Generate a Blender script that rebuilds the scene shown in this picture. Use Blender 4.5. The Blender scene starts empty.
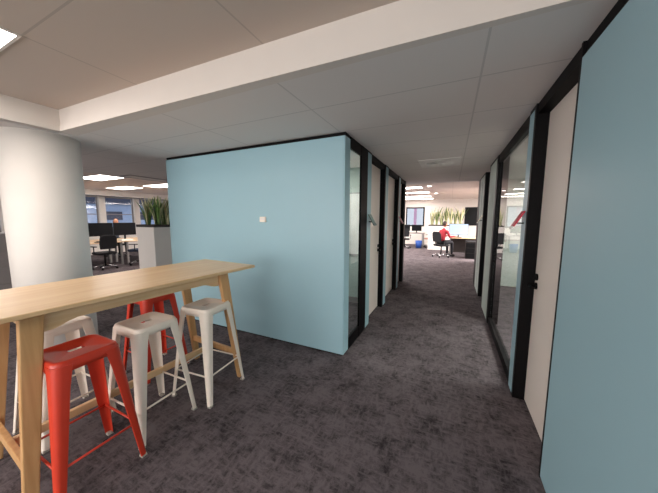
import bpy, bmesh, math, random
from mathutils import Vector, Matrix
random.seed(7)
C = bpy.context.scene.collection
S = bpy.context.scene
PI = math.pi

# ------------------------------------------------------------------ camera
cam_d = bpy.data.cameras.new('camera'); cam = bpy.data.objects.new('camera', cam_d); C.objects.link(cam)
Rv = Vector((0.90580698, 0.42367644, 0.00346147)); Uv = Vector((-0.04884502, 0.09630681, 0.99415248)); Fv = Vector((-0.42086562, 0.90067934, -0.10792987))
M4 = Matrix((Rv, Uv, -Fv)).transposed().to_4x4(); M4.translation = Vector((0, 0, 1.5)); cam.matrix_world = M4
cam_d.sensor_width = 36.0; cam_d.lens = 259.683 / 658 * 36.0; cam_d.clip_start = 0.02; cam_d.clip_end = 200
S.camera = cam

# ------------------------------------------------------------------ world, exposure
w = bpy.data.worlds.new('world'); S.world = w; w.use_nodes = True
bg = w.node_tree.nodes['Background']; bg.inputs[0].default_value = (0.92, 0.90, 1.0, 1); bg.inputs[1].default_value = 0.35
S.view_settings.view_transform = 'Standard'; S.view_settings.look = 'None'
S.view_settings.exposure = 1.4; S.view_settings.gamma = 1.0; S.view_settings.use_curve_mapping = False
S.cycles.use_denoising = True
S.cycles.max_bounces = 10; S.cycles.diffuse_bounces = 6; S.cycles.glossy_bounces = 4; S.cycles.transmission_bounces = 6; S.cycles.transparent_max_bounces = 12
S.cycles.sample_clamp_indirect = 4.0
def area_light(name, loc, aim, sx, sy, power, col):
    d = bpy.data.lights.new(name, 'AREA'); d.shape = 'RECTANGLE'; d.size = sx; d.size_y = sy; d.energy = power; d.color = col
    o = bpy.data.objects.new(name, d); C.objects.link(o); o.location = loc; o.rotation_euler = Vector(aim).to_track_quat('-Z', 'Y').to_euler(); return o
area_light('window_daylight_behind', (-2.0, -4.85, 1.45), (0, 1, 0), 9.0, 2.1, 135, (1.0, 0.97, 0.95))  # added fill light, out of view; the wall behind has no windows
area_light('office_lamps_right', (3.0, 10.6, 2.5), (-0.03, -0.03, -1), 3.0, 6.0, 430, (1.0, 0.95, 0.92))  # added fill, hidden by the right offices, to brighten the far office
area_light('office_lamps_left', (-4.2, 11.0, 2.5), (0.03, -0.03, -1), 3.0, 6.0, 340, (1.0, 0.95, 0.92))  # matching added fill on the left, unseen, also brightens the far office
LAMP_RECESS = 3.0; LAMP_BACK = 4.2; LAMP_OFFICE = 6.0; LAMP_FAR = 6.0; LAMP_ROOM = 17.0; LAMP_POD = 5.0

# ------------------------------------------------------------------ materials
def lin(h):
    h = h.lstrip('#'); o = []
    for i in (0, 2, 4):
        c = int(h[i:i + 2], 16) / 255; o.append(c / 12.92 if c <= 0.04045 else ((c + 0.055) / 1.055) ** 2.4)
    return (*o, 1)
def mat(name, col, rough=0.5, metal=0.0, spec=0.5, var=0.06, scale=6.0, bump=0.0, bscale=200.0, stretch=(1, 1, 1), emit=None):
    m = bpy.data.materials.new(name); m.use_nodes = True; nt = m.node_tree; b = nt.nodes['Principled BSDF']
    col = lin(col) if isinstance(col, str) else col
    b.inputs['Roughness'].default_value = rough; b.inputs['Metallic'].default_value = metal; b.inputs['Specular IOR Level'].default_value = spec
    tc = nt.nodes.new('ShaderNodeTexCoord'); mp = nt.nodes.new('ShaderNodeMapping'); mp.inputs['Scale'].default_value = stretch
    nt.links.new(tc.outputs['Object'], mp.inputs['Vector'])
    n = nt.nodes.new('ShaderNodeTexNoise'); n.inputs['Scale'].default_value = scale; n.inputs['Detail'].default_value = 4
    nt.links.new(mp.outputs[0], n.inputs['Vector'])
    r = nt.nodes.new('ShaderNodeValToRGB'); e = r.color_ramp.elements
    e[0].position = 0.3; e[1].position = 0.7
    e[0].color = tuple(c * (1 - var) for c in col[:3]) + (1,); e[1].color = tuple(min(1, c * (1 + var)) for c in col[:3]) + (1,)
    nt.links.new(n.outputs['Fac'], r.inputs[0]); nt.links.new(r.outputs[0], b.inputs['Base Color'])
    if bump:
        n2 = nt.nodes.new('ShaderNodeTexNoise'); n2.inputs['Scale'].default_value = bscale; nt.links.new(mp.outputs[0], n2.inputs['Vector'])
        bp = nt.nodes.new('ShaderNodeBump'); bp.inputs['Strength'].default_value = bump; bp.inputs['Distance'].default_value = 0.01
        nt.links.new(n2.outputs['Fac'], bp.inputs['Height']); nt.links.new(bp.outputs[0], b.inputs['Normal'])
    if emit:
        b.inputs['Emission Color'].default_value = lin(emit[0]); b.inputs['Emission Strength'].default_value = emit[1]
    return m
def glass_mat(name, tint, refl=1.0):
    m = bpy.data.materials.new(name); m.use_nodes = True; nt = m.node_tree; nt.nodes.clear()
    o = nt.nodes.new('ShaderNodeOutputMaterial'); t = nt.nodes.new('ShaderNodeBsdfTransparent'); g = nt.nodes.new('ShaderNodeBsdfGlossy')
    t.inputs[0].default_value = tint; g.inputs['Roughness'].default_value = 0.02
    fr = nt.nodes.new('ShaderNodeFresnel'); fr.inputs[0].default_value = 1.5
    mu = nt.nodes.new('ShaderNodeMath'); mu.operation = 'MULTIPLY'; mu.inputs[1].default_value = refl
    geo = nt.nodes.new('ShaderNodeNewGeometry'); inv = nt.nodes.new('ShaderNodeMath'); inv.operation = 'SUBTRACT'; inv.inputs[0].default_value = 1.0; nt.links.new(geo.outputs['Backfacing'], inv.inputs[1])
    m2 = nt.nodes.new('ShaderNodeMath'); m2.operation = 'MULTIPLY'
    mx = nt.nodes.new('ShaderNodeMixShader'); nt.links.new(fr.outputs[0], mu.inputs[0]); nt.links.new(mu.outputs[0], m2.inputs[0]); nt.links.new(inv.outputs[0], m2.inputs[1]); nt.links.new(m2.outputs[0], mx.inputs[0])
    nt.links.new(t.outputs[0], mx.inputs[1]); nt.links.new(g.outputs[0], mx.inputs[2]); nt.links.new(mx.outputs[0], o.inputs[0]); return m
def wood_mat(name, c1, c2, rough=0.35, axis=1):
    m = bpy.data.materials.new(name); m.use_nodes = True; nt = m.node_tree; b = nt.nodes['Principled BSDF']; b.inputs['Roughness'].default_value = rough
    tc = nt.nodes.new('ShaderNodeTexCoord'); mp = nt.nodes.new('ShaderNodeMapping'); s = [14, 14, 14]; s[axis] = 0.7
    mp.inputs['Scale'].default_value = s; nt.links.new(tc.outputs['Object'], mp.inputs['Vector'])
    n = nt.nodes.new('ShaderNodeTexNoise'); n.inputs['Scale'].default_value = 2.2; n.inputs['Detail'].default_value = 6; n.inputs['Distortion'].default_value = 0.6
    nt.links.new(mp.outputs[0], n.inputs['Vector'])
    r = nt.nodes.new('ShaderNodeValToRGB'); e = r.color_ramp.elements; e[0].position = 0.32; e[1].position = 0.68; e[0].color = lin(c1); e[1].color = lin(c2)
    nt.links.new(n.outputs['Fac'], r.inputs[0]); nt.links.new(r.outputs[0], b.inputs['Base Color']); return m
def carpet_mat():
    m = bpy.data.materials.new('carpet'); m.use_nodes = True; nt = m.node_tree; L = nt.links; b = nt.nodes['Principled BSDF']
    b.inputs['Roughness'].default_value = 0.95; b.inputs['Specular IOR Level'].default_value = 0.15
    tc = nt.nodes.new('ShaderNodeTexCoord')
    def noise(sc, scale, det=3):
        mp = nt.nodes.new('ShaderNodeMapping'); mp.inputs['Scale'].default_value = sc; L.new(tc.outputs['Object'], mp.inputs['Vector'])
        n = nt.nodes.new('ShaderNodeTexNoise'); n.inputs['Scale'].default_value = scale; n.inputs['Detail'].default_value = det; n.inputs['Roughness'].default_value = 0.65
        L.new(mp.outputs[0], n.inputs['Vector']); return n.outputs['Fac']
    def math_(op, a, bb):
        q = nt.nodes.new('ShaderNodeMath'); q.operation = op
        for i, v in enumerate((a, bb)):
            if isinstance(v, (int, float)): q.inputs[i].default_value = v
            else: L.new(v, q.inputs[i])
        return q.outputs[0]
    a = noise((1, 3.2, 1), 13, 3); c = noise((2.6, 1, 1), 13, 3); patch = noise((1, 1, 1), 4.5, 3); fine = noise((1, 1, 1), 120, 2)
    v = math_('MAXIMUM', a, c)
    v = math_('ADD', math_('MULTIPLY', v, 0.9), math_('MULTIPLY', patch, 0.6))
    v = math_('ADD', v, math_('MULTIPLY', fine, 0.25))
    r = nt.nodes.new('ShaderNodeValToRGB'); e = r.color_ramp.elements; e[0].position = 0.70; e[1].position = 1.22
    e[0].color = CARPET[0]; e[1].color = CARPET[1]
    L.new(v, r.inputs[0]); L.new(r.outputs[0], b.inputs['Base Color'])
    bp = nt.nodes.new('ShaderNodeBump'); bp.inputs['Strength'].default_value = 0.35; bp.inputs['Distance'].default_value = 0.004
    L.new(v, bp.inputs['Height']); L.new(bp.outputs[0], b.inputs['Normal']); return m
def ceiling_mat(name, col, px, ox, py, oy, gw=0.006, dark=0.80):
    # ceiling tiles with thin grooves every px / py metres
    m = bpy.data.materials.new(name); m.use_nodes = True; nt = m.node_tree; L = nt.links; b = nt.nodes['Principled BSDF']
    b.inputs['Roughness'].default_value = 0.9; b.inputs['Specular IOR Level'].default_value = 0.2
    g = nt.nodes.new('ShaderNodeNewGeometry'); sx = nt.nodes.new('ShaderNodeSeparateXYZ'); L.new(g.outputs['Position'], sx.inputs[0])
    outs = []
    for k, (p, o) in enumerate(((px, ox), (py, oy))):
        s = nt.nodes.new('ShaderNodeMath'); s.operation = 'SUBTRACT'; s.inputs[1].default_value = o; L.new(sx.outputs[k], s.inputs[0])
        q = nt.nodes.new('ShaderNodeMath'); q.operation = 'PINGPONG'; q.inputs[1].default_value = p / 2; L.new(s.outputs[0], q.inputs[0])
        t = nt.nodes.new('ShaderNodeMath'); t.operation = 'LESS_THAN'; t.inputs[1].default_value = gw; L.new(q.outputs[0], t.inputs[0]); outs.append(t)
    mx = nt.nodes.new('ShaderNodeMath'); mx.operation = 'MAXIMUM'; L.new(outs[0].outputs[0], mx.inputs[0]); L.new(outs[1].outputs[0], mx.inputs[1])
    mc = nt.nodes.new('ShaderNodeMix'); mc.data_type = 'RGBA'; c = lin(col)
    mc.inputs['A'].default_value = c; mc.inputs['B'].default_value = tuple(v * dark for v in c[:3]) + (1,)
    L.new(mx.outputs[0], mc.inputs['Factor']); L.new(mc.outputs['Result'], b.inputs['Base Color'])
    n = nt.nodes.new('ShaderNodeTexNoise'); n.inputs['Scale'].default_value = 150
    bp = nt.nodes.new('ShaderNodeBump'); bp.inputs['Strength'].default_value = 0.1; bp.inputs['Distance'].default_value = 0.003; L.new(n.outputs['Fac'], bp.inputs['Height']); L.new(bp.outputs[0], b.inputs['Normal'])
    return m
def lamp_mat(name, col, s):
    m = bpy.data.materials.new(name); m.use_nodes = True; nt = m.node_tree; nt.nodes.clear()
    o = nt.nodes.new('ShaderNodeOutputMaterial'); e = nt.nodes.new('ShaderNodeEmission'); e.inputs[0].default_value = lin(col); e.inputs[1].default_value = s
    nt.links.new(e.outputs[0], o.inputs[0]); return m
CARPET = ((0.030, 0.024, 0.027, 1), (0.142, 0.117, 0.125, 1))
MT = dict(
    carpet=carpet_mat(),
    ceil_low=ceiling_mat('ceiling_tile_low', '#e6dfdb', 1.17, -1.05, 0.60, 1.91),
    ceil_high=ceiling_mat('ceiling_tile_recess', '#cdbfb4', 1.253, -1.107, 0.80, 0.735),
    ceil_office=ceiling_mat('ceiling_tile_office', '#ecdfd6', 1.2, 0, 0.6, 0),
    beam=mat('white_plaster', '#dfd5cd', 0.8, var=0.01),
    column=mat('column_paint', '#e8e1da', 0.6, var=0.015, bump=0.03),
    blue=mat('blue_laminate', '#9dbfca', 0.40, spec=0.4, var=0.012, scale=1.5, bump=0.02),
    black=mat('black_aluminium', '#0b090b', 0.5, spec=0.12, var=0.1),
    door=mat('pale_door_laminate', '#f0e3da', 0.5, var=0.02, scale=2),
    white=mat('white_paint', '#ece6e0', 0.7, var=0.01),
    grey=mat('grey_laminate', '#8d8583', 0.5, var=0.03),
    glass=glass_mat('clear_glass', (0.86, 0.92, 0.91, 1)),
    winglass=glass_mat('window_glass', (0.9, 0.95, 0.97, 1)),
    wood=wood_mat('oak_top', '#e0b787', '#edcba0', 0.33, 1),
    wood_leg=wood_mat('oak_leg', '#c2925f', '#d4a674', 0.45, 2),
    red=mat('red_metal_paint', '#cf3c26', 0.38, spec=0.5, var=0.03),
    cream=mat('cream_metal_paint', '#f6e8da', 0.38, spec=0.5, var=0.02),
    rubber=mat('pale_rubber', '#a79f95', 0.8),
    darkrubber=mat('dark_rubber', '#3a3331', 0.8),
    darkfab=mat('charcoal_fabric', '#1c1b1f', 0.9, var=0.15, scale=60),
    navyfab=mat('navy_fabric', '#1f2b40', 0.9, var=0.15, scale=60),
    plastic=mat('black_plastic', '#111113', 0.5, spec=0.2),
    chrome=mat('chrome', '#b8b8ba', 0.2, metal=1.0),
    screen=mat('dark_screen', '#101115', 0.4, spec=0.15),
    desk=wood_mat('desk_top', '#d7b48c', '#e5c7a2', 0.4, 1),
    leaf=mat('snake_leaf', '#64843f', 0.5, var=0.45, scale=9, stretch=(1, 1, 3)),
    leaf2=mat('pale_snake_leaf', '#e6e2b6', 0.5, var=0.2, scale=9, stretch=(1, 1, 3)),
    soil=mat('dark_soil', '#2a211b', 0.95, var=0.4, scale=60),
    skin=mat('skin', '#c98f72', 0.55, var=0.05),
    hair=mat('brown_hair', '#3a2a22', 0.6, var=0.2, scale=40),
    redshirt=mat('red_knit', '#b02d3a', 0.85, var=0.1, scale=40),
    greyshirt=mat('grey_shirt', '#5d6470', 0.85, var=0.1, scale=40),
    trousers=mat('dark_trousers', '#1d1c22', 0.9, var=0.1, scale=40),
    signred=mat('sign_red', '#c41f3c', 0.4), signwhite=mat('sign_white', '#eeeae6', 0.5), signgrey=mat('sign_grey', '#6e8583', 0.4),
    signpink=mat('sign_pink', '#c08a98', 0.4), signcream=mat('sign_cream', '#e3dcc0', 0.4),
    bluebin=mat('blue_plastic', '#2a55a8', 0.5), pinkfab=mat('dusty_pink_fabric', '#b98a80', 0.9, var=0.1, scale=50),
    steel=mat('brushed_steel', '#a9a6a4', 0.35, metal=0.8),
    mauve=mat('mauve_paint', '#8a7494', 0.7),
    facade=mat('pale_facade', '#9fb0cc', 0.8, var=0.06), facadedark=mat('dark_facade', '#3c4254', 0.8, var=0.1),
    sage=mat('sage_wall', '#b9c4bd', 0.8, var=0.02),
    lamp_recess=lamp_mat('lamp_recess', '#fff6ee', LAMP_RECESS), lamp_back=lamp_mat('lamp_back', '#fff6ee', LAMP_BACK), lamp_office=lamp_mat('lamp_office', '#fff6ee', LAMP_OFFICE),
    lamp_far=lamp_mat('lamp_far', '#fff2ea', LAMP_FAR), lamp_pod=lamp_mat('lamp_pod', '#fff6f0', LAMP_POD), lamp_room=lamp_mat('lamp_room', '#fff6f0', LAMP_ROOM),
    monitor_on=mat('lit_screen', '#7d8ea6', 0.3, emit=('#c3d8f2', 0.22)),
)

# ------------------------------------------------------------------ mesh helpers
def box(bm, x0, x1, y0, y1, z0, z1):
    vs = [bm.verts.new((x, y, z)) for z in (z0, z1) for y in (y0, y1) for x in (x0, x1)]
    for f in ((0, 2, 3, 1), (4, 5, 7, 6), (0, 1, 5, 4), (2, 6, 7, 3), (0, 4, 6, 2), (1, 3, 7, 5)): bm.faces.new([vs[i] for i in f])
def prism(bm, lo, hi):
    a = [bm.verts.new(p) for p in lo]; b = [bm.verts.new(p) for p in hi]; n = len(a)
    bm.faces.new(a[::-1]); bm.faces.new(b)
    for i in range(n): bm.faces.new((a[i], a[(i + 1) % n], b[(i + 1) % n], b[i]))
def tube(bm, pts, r, seg=10, r2=None):
    pts = [Vector(p) for p in pts]; rings = []
    for i, p in enumerate(pts):
        d = (pts[min(i + 1, len(pts) - 1)] - pts[max(i - 1, 0)]).normalized()
        u = d.cross(Vector((0, 0, 1)) if abs(d.z) < 0.9 else Vector((1, 0, 0))).normalized(); v = d.cross(u)
        rr = r if r2 is None else r + (r2 - r) * i / (len(pts) - 1)
        rings.append([bm.verts.new(p + (u * math.cos(2 * PI * k / seg) + v * math.sin(2 * PI * k / seg)) * rr) for k in range(seg)])
    for a, b in zip(rings, rings[1:]):
        for k in range(seg): bm.faces.new((a[k], a[(k + 1) % seg], b[(k + 1) % seg], b[k]))
    bm.faces.new(rings[0][::-1]); bm.faces.new(rings[-1])
def lathe(bm, prof, cx=0, cy=0, seg=32):
    rings = [[bm.verts.new((cx + r * math.cos(2 * PI * k / seg), cy + r * math.sin(2 * PI * k / seg), z)) for k in range(seg)] for r, z in prof]
    for a, b in zip(rings, rings[1:]):
        for k in range(seg): bm.faces.new((a[k], a[(k + 1) % seg], b[(k + 1) % seg], b[k]))
    bm.faces.new(rings[0][::-1]); bm.faces.new(rings[-1])
def obj(name, bm, m, parent=None, smooth=False, bevel=0, loc=None, rotz=None):
    bmesh.ops.recalc_face_normals(bm, faces=bm.faces[:])
    me = bpy.data.meshes.new(name); bm.to_mesh(me); bm.free()
    o = bpy.data.objects.new(name, me); C.objects.link(o); me.materials.append(MT[m] if isinstance(m, str) else m)
    if smooth:
        for p in me.polygons: p.use_smooth = True
    if bevel:
        b = o.modifiers.new('bevel', 'BEVEL'); b.width = bevel; b.segments = 2; b.limit_method = 'ANGLE'; b.angle_limit = 0.6
    if parent: o.parent = parent
    if loc: o.location = loc
    if rotz is not None: o.rotation_euler[2] = rotz
    return o
def boxes(name, bs, m, parent=None, bevel=0, **k):
    bm = bmesh.new()
    for b in bs: box(bm, *b)
    return obj(name, bm, m, parent, bevel=bevel, **k)
def thing(name, label, cat, loc=(0, 0, 0), rotz=0, group=None):
    o = bpy.data.objects.new(name, None); C.objects.link(o); o.empty_display_size = 0.1
    o.location = loc; o.rotation_euler = (0, 0, rotz); o['label'] = label; o['category'] = cat
    if group: o['group'] = group
    return o
def tag(o, label, cat, group=None):
    o['label'] = label; o['category'] = cat
    if group: o['group'] = group
    return o
def struct(name, bs, m, bevel=0, label=None, cat=None):
    o = boxes(name, bs, m, bevel=bevel); o['kind'] = 'structure'
    if label: o['label'] = label; o['category'] = cat or 'wall'
    return o
def copy_thing(root, loc, rotz, label, group=None, name=None):
    r = root.copy(); C.objects.link(r); r.location = loc; r.rotation_euler = (0, 0, rotz); r['label'] = label
    if group: r['group'] = group
    for ch in list(root.children):
        c = ch.copy(); C.objects.link(c); c.parent = r
        for g in list(ch.children):
            d = g.copy(); C.objects.link(d); d.parent = c
    return r

# ------------------------------------------------------------------ setting: key planes
XL, XR, YP, ZC = -0.996, 0.541, 2.504, 2.36      # pod corridor face, right wall face, pod front face, low ceiling
ZR = 2.57                                        # recess and office ceilings
YE = 6.93                                        # end of the low ceiling over the corridor
struct('floor', [(-13.2, 5.2, -5, 16.2, -0.1, 0)], 'carpet', label='dark charcoal purple carpet with woven patchy texture', cat='floor')
struct('ceiling', [(-6.4, 5.2, 1.46, YE, ZC, ZC + 0.3), (-6.4, -3.66, -5, 1.46, ZC, ZC + 0.3)], 'ceil_low', label='low white tiled ceiling over the corridor and pod', cat='ceiling')
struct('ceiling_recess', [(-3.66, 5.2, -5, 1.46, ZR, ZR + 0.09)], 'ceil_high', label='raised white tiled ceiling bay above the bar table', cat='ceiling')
struct('ceiling_office', [(-13.2, -6.4, -5, 16.2, ZR, ZR + 0.09), (-6.4, 5.2, YE, 16.2, ZR, ZR + 0.09)], 'ceil_office', label='bright office ceiling beyond the low soffit', cat='ceiling')
# beam around the recess with a stepped lip
bm = bmesh.new()
fr = [(-3.64, 1.325), (0.7, 1.445), (5.2, 1.45)]
for pg, za, zb in ((fr + [(5.2, 1.46), (-3.64, 1.46)], ZC, ZR), ([(x, y - 0.012) for x, y in fr] + fr[::-1], ZC, ZC + 0.05)):
    prism(bm, [(x, y, za) for x, y in pg], [(x, y, zb) for x, y in pg])
o = obj('trim_1', bm, 'beam'); o['kind'] = 'structure'; o['label'] = 'white beam face along the ceiling recess with stepped lip'; o['category'] = 'ceiling beam'
struct('trim_2', [(-3.68, -3.61, -5, 1.33, ZC, ZR), (-3.61, -3.598, -5, 1.32, ZC, ZC + 0.05)], 'beam', label='short white beam face at left end of the ceiling recess', cat='ceiling beam')
# outer walls
struct('wall_back', [(-13.2, 5.2, -5.1, -5, 0, ZR)], 'white', label='white wall behind the camera', cat='wall')
struct('wall_right', [(XR, XR + 0.10, -5, 1.755, 0.012, 2.285)], 'blue', bevel=0.003, label='blue laminate wall panel at right edge of photo', cat='wall')
struct('trim_3', [(XR + 0.015, XR + 0.10, -5, 1.756, 2.285, ZR), (XR + 0.015, XR + 0.1, -5, 1.756, 0, 0.012)], 'black', label='black shadow gap above the right blue panel', cat='trim')
struct('wall_far', [(-13.2, -2.43, 16, 16.15, 0, ZR), (-1.40, 5.2, 16, 16.15, 0, ZR), (-2.43, -1.40, 16, 16.15, 0, 1.05), (-2.43, -1.40, 16, 16.15, 2.16, ZR)], 'white', label='white end wall of the far office', cat='wall')
struct('wall_far_right', [(0.90, 1.0, 7.05, 10.3, 0, ZR)], 'white', label='white wall end just past the right corridor offices', cat='wall')
struct('wall_outer_right', [(5.1, 5.2, -5, 16, 0, ZR)], 'white', label='outer white wall behind the right offices', cat='wall')

# ------------------------------------------------------------------ right side of the corridor
struct('trim_4', [(XR, XR + 0.11, 1.757, 1.775, 0, ZC)], 'black', label='black near jamb of the right pale door', cat='trim')
struct('trim_5', [(XR + 0.01, XR + 0.12, 1.775, 2.515, 2.285, ZC)], 'black', label='black door head over the right pale door', cat='trim')
struct('trim_6', [(XR, XR + 0.12, 2.515, 2.555, 0, ZC)], 'black', label='black far jamb of the right pale door', cat='trim')
d = struct('door_1', [(0.624, 0.664, 1.777, 2.513, 0.012, 2.283)], 'door', label='pale beige door beside the right blue panel', cat='door')
def lever(parent, x, y, sgn, z=0.985):
    bm = bmesh.new(); tube(bm, [(x, y, z), (x - sgn * 0.045, y, z)], 0.011); tube(bm, [(x - sgn * 0.045, y + 0.005, z), (x - sgn * 0.05, y - 0.10, z)], 0.009)
    o = obj('lever_handle', bm, 'black', parent, smooth=True); o['label'] = 'black lever handle'
    bm = bmesh.new()
    for zz in (z, z + 0.07):
        tube(bm, [(x + sgn * 0.002, y, zz), (x - sgn * 0.012, y, zz)], 0.026, 18)
    o = obj('lock_rose', bm, 'black', parent); o['label'] = 'black round lock roses'
lever(d, 0.624, 2.46, 1)
struct('wall_right_strip', [(XR, XR + 0.1, 2.555, 2.69, 0.012, ZC - 0.03)], 'blue', label='narrow blue strip between right door and glass panel', cat='wall')
wdw = struct('window_1', [(XR + 0.01, XR + 0.07, 2.69, 4.25, 0, 0.09), (XR + 0.01, XR + 0.07, 2.69, 4.25, 2.26, ZC), (XR + 0.01, XR + 0.07, 2.69, 2.71, 0.09, 2.26)], 'black', label='tall office glass panel on right with black rails', cat='window')
o = boxes('pane', [(XR + 0.03, XR + 0.04, 2.71, 4.25, 0.09, 2.26)], 'glass', wdw); o['label'] = 'clear glass pane'
struct('trim_7', [(XR, XR + 0.13, 4.25, 4.36, 0, ZC)], 'black', label='black post after the right glass panel', cat='trim')
struct('wall_right_mid', [(XR, XR + 0.1, 4.36, 5.0, 0.012, ZC - 0.03)], 'sage', label='pale panel between black posts on right', cat='wall')
struct('trim_8', [(XR + 0.08, XR + 0.12, 5.0, 5.74, 2.28, ZC), (XR, XR + 0.12, 5.70, 5.80, 0, ZC), (XR, XR + 0.12, 5.0, 5.06, 0, ZC)], 'black', label='black frame of the farther right door', cat='trim')
d = struct('door_2', [(0.624, 0.664, 5.06, 5.70, 0.012, 2.28)], 'black', label='dark recessed door far along the right', cat='door')
struct('wall_right_end', [(XR, XR + 0.1, 5.80, 6.1, 0.012, ZC - 0.03), (XR, XR + 0.1, 6.14, 6.5, 0.012, ZC - 0.03)], 'sage', label='pale panels near right end of the corridor', cat='wall')
struct('trim_9', [(XR, XR + 0.12, 6.1, 6.14, 0, ZC), (XR, XR + 0.12, 6.5, 6.95, 0, ZC)], 'black', label='black end posts of the right offices', cat='trim')
struct('trim_10', [(XR, XR + 0.1, 4.36, 5.0, ZC - 0.03, ZC), (XR, XR + 0.1, 2.555, 2.69, ZC - 0.03, ZC), (XR, XR + 0.1, 5.80, 6.5, ZC - 0.03, ZC)], 'black', label='black head trim on the right offices', cat='trim')
# office behind the right glass
struct('wall_office_far', [(XR + 0.13, 5.1, 6.85, 6.95, 0, ZC)], 'sage', label='pale far wall inside the right glass office', cat='wall')
struct('wall_office_near', [(XR + 0.10, 5.1, 2.0, 2.1, 0, ZC)], 'white', label='near wall inside the right glass office', cat='wall')

# ------------------------------------------------------------------ meeting pod on the left
struct('wall_front', [(-3.782, XL - 0.012, YP, YP + 0.1, 0.015, 2.325)], 'blue', bevel=0.003, label='wide blue pod wall facing the bar table', cat='wall')
struct('trim_11', [(-3.782, XL, YP + 0.012, YP + 0.1, 2.325, ZC), (-3.782, XL - 0.02, YP + 0.012, YP + 0.1, 0, 0.015)], 'black', label='black shadow gaps at top and foot of the blue pod wall', cat='trim')
struct('wall_pod_corner', [(XL - 0.012, XL, YP + 0.003, 2.655, 0.015, 2.325)], 'blue', bevel=0.002, label='blue corner return of the pod at the corridor', cat='wall')
struct('trim_12', [(XL - 0.03, XL - 0.012, 2.655, 2.672, 0, ZC), (XL - 0.09, XL - 0.005, 2.60, 2.655, 2.325, ZC)], 'black', label='black edge trim at the pod corner', cat='trim')
wdw = struct('window_2', [(XL - 0.03, XL - 0.004, 2.675, 3.04, 0, 0.14), (XL - 0.03, XL - 0.004, 2.675, 3.04, 2.24, ZC)], 'black', label='tall glass panel in the pod beside its blue corner', cat='window')
o = boxes('pane', [(XL - 0.022, XL - 0.012, 2.675, 3.04, 0.14, 2.24)], 'glass', wdw); o['label'] = 'clear glass pane'
struct('trim_13', [(XL - 0.022, XL, 3.04, 3.30, 0, ZC)], 'black', label='broad black post after the pod glass', cat='trim')
struct('wall_pod_strip', [(XL - 0.08, XL, 3.30, 3.47, 0.012, ZC - 0.02)], 'blue', label='narrow blue pod strip before the first pale door', cat='wall')
d = struct('door_3', [(XL - 0.12, XL - 0.08, 3.49, 4.26, 0.012, 2.285)], 'door', label='first pale pod door along the corridor', cat='door'); lever(d, XL - 0.08, 4.20, -1)
struct('trim_14', [(XL - 0.12, XL - 0.08, 3.47, 3.49, 0, ZC), (XL - 0.12, XL - 0.01, 3.49, 4.26, 2.285, ZC), (XL - 0.12, XL, 4.26, 4.32, 0, ZC)], 'black', label='black frame of the first pod door', cat='trim')
struct('wall_pod_strip_far', [(XL - 0.08, XL, 4.32, 4.50, 0.012, ZC - 0.02)], 'blue', label='narrow blue pod strip between the two pod doors', cat='wall')
d = struct('door_4', [(XL - 0.12, XL - 0.08, 4.52, 5.45, 0.012, 2.285)], 'door', label='second pale pod door farther along the corridor', cat='door'); lever(d, XL - 0.08, 5.38, -1)
struct('trim_15', [(XL - 0.12, XL - 0.08, 4.50, 4.52, 0, ZC), (XL - 0.12, XL - 0.01, 4.52, 5.45, 2.285, ZC), (XL - 0.12, XL, 5.45, 5.52, 0, ZC)], 'black', label='black frame of the second pod door', cat='trim')
struct('wall_pod_strip_end', [(XL - 0.08, XL, 5.52, 5.68, 0.012, ZC - 0.02)], 'blue', label='narrow blue strip near far end of the pod', cat='wall')
d = struct('door_5', [(XL - 0.12, XL - 0.08, 5.70, 6.25, 0.012, 2.285)], 'door', label='last pod door at far end of the corridor', cat='door')
struct('trim_16', [(XL - 0.12, XL - 0.08, 5.68, 5.70, 0, ZC), (XL - 0.12, XL - 0.01, 5.70, 6.25, 2.285, ZC), (XL - 0.12, XL, 6.25, 6.40, 0, ZC)], 'black', label='black end post of the pod', cat='trim')
struct('trim_17', [(XL - 0.08, XL, 3.30, 3.47, ZC - 0.02, ZC), (XL - 0.08, XL, 4.32, 4.50, ZC - 0.02, ZC), (XL - 0.08, XL, 5.52, 5.68, ZC - 0.02, ZC)], 'black', label='black head trim along the pod', cat='trim')
struct('wall_pod_left', [(-3.782, -3.70, YP + 0.1, 6.40, 0, ZC)], 'blue', label='blue side wall at left end of the pod', cat='wall')
struct('wall_pod_back', [(-3.70, XL - 0.12, 6.32, 6.40, 0, ZC)], 'blue', label='rear wall of the pod', cat='wall')
struct('wall_pod_inner', [(-3.70, XL - 0.12, 4.30, 4.38, 0.10, ZC)], 'sage', label='pale inner wall seen through the pod glass', cat='wall')
struct('baseboard_pod', [(-3.70, XL - 0.12, 4.285, 4.38, 0, 0.10)], 'grey', label='grey skirting inside the pod', cat='baseboard')

# ------------------------------------------------------------------ column
bm = bmesh.new(); lathe(bm, [(0.317, 0), (0.317, ZC)], seg=64)
o = obj('column', bm, 'column', loc=(-4.061, 1.312, 0)); o['kind'] = 'structure'; o['label'] = 'round white structural column behind the bar table'; o['category'] = 'column'
for p in o.data.polygons: p.use_smooth = len(p.vertices) == 4

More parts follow.
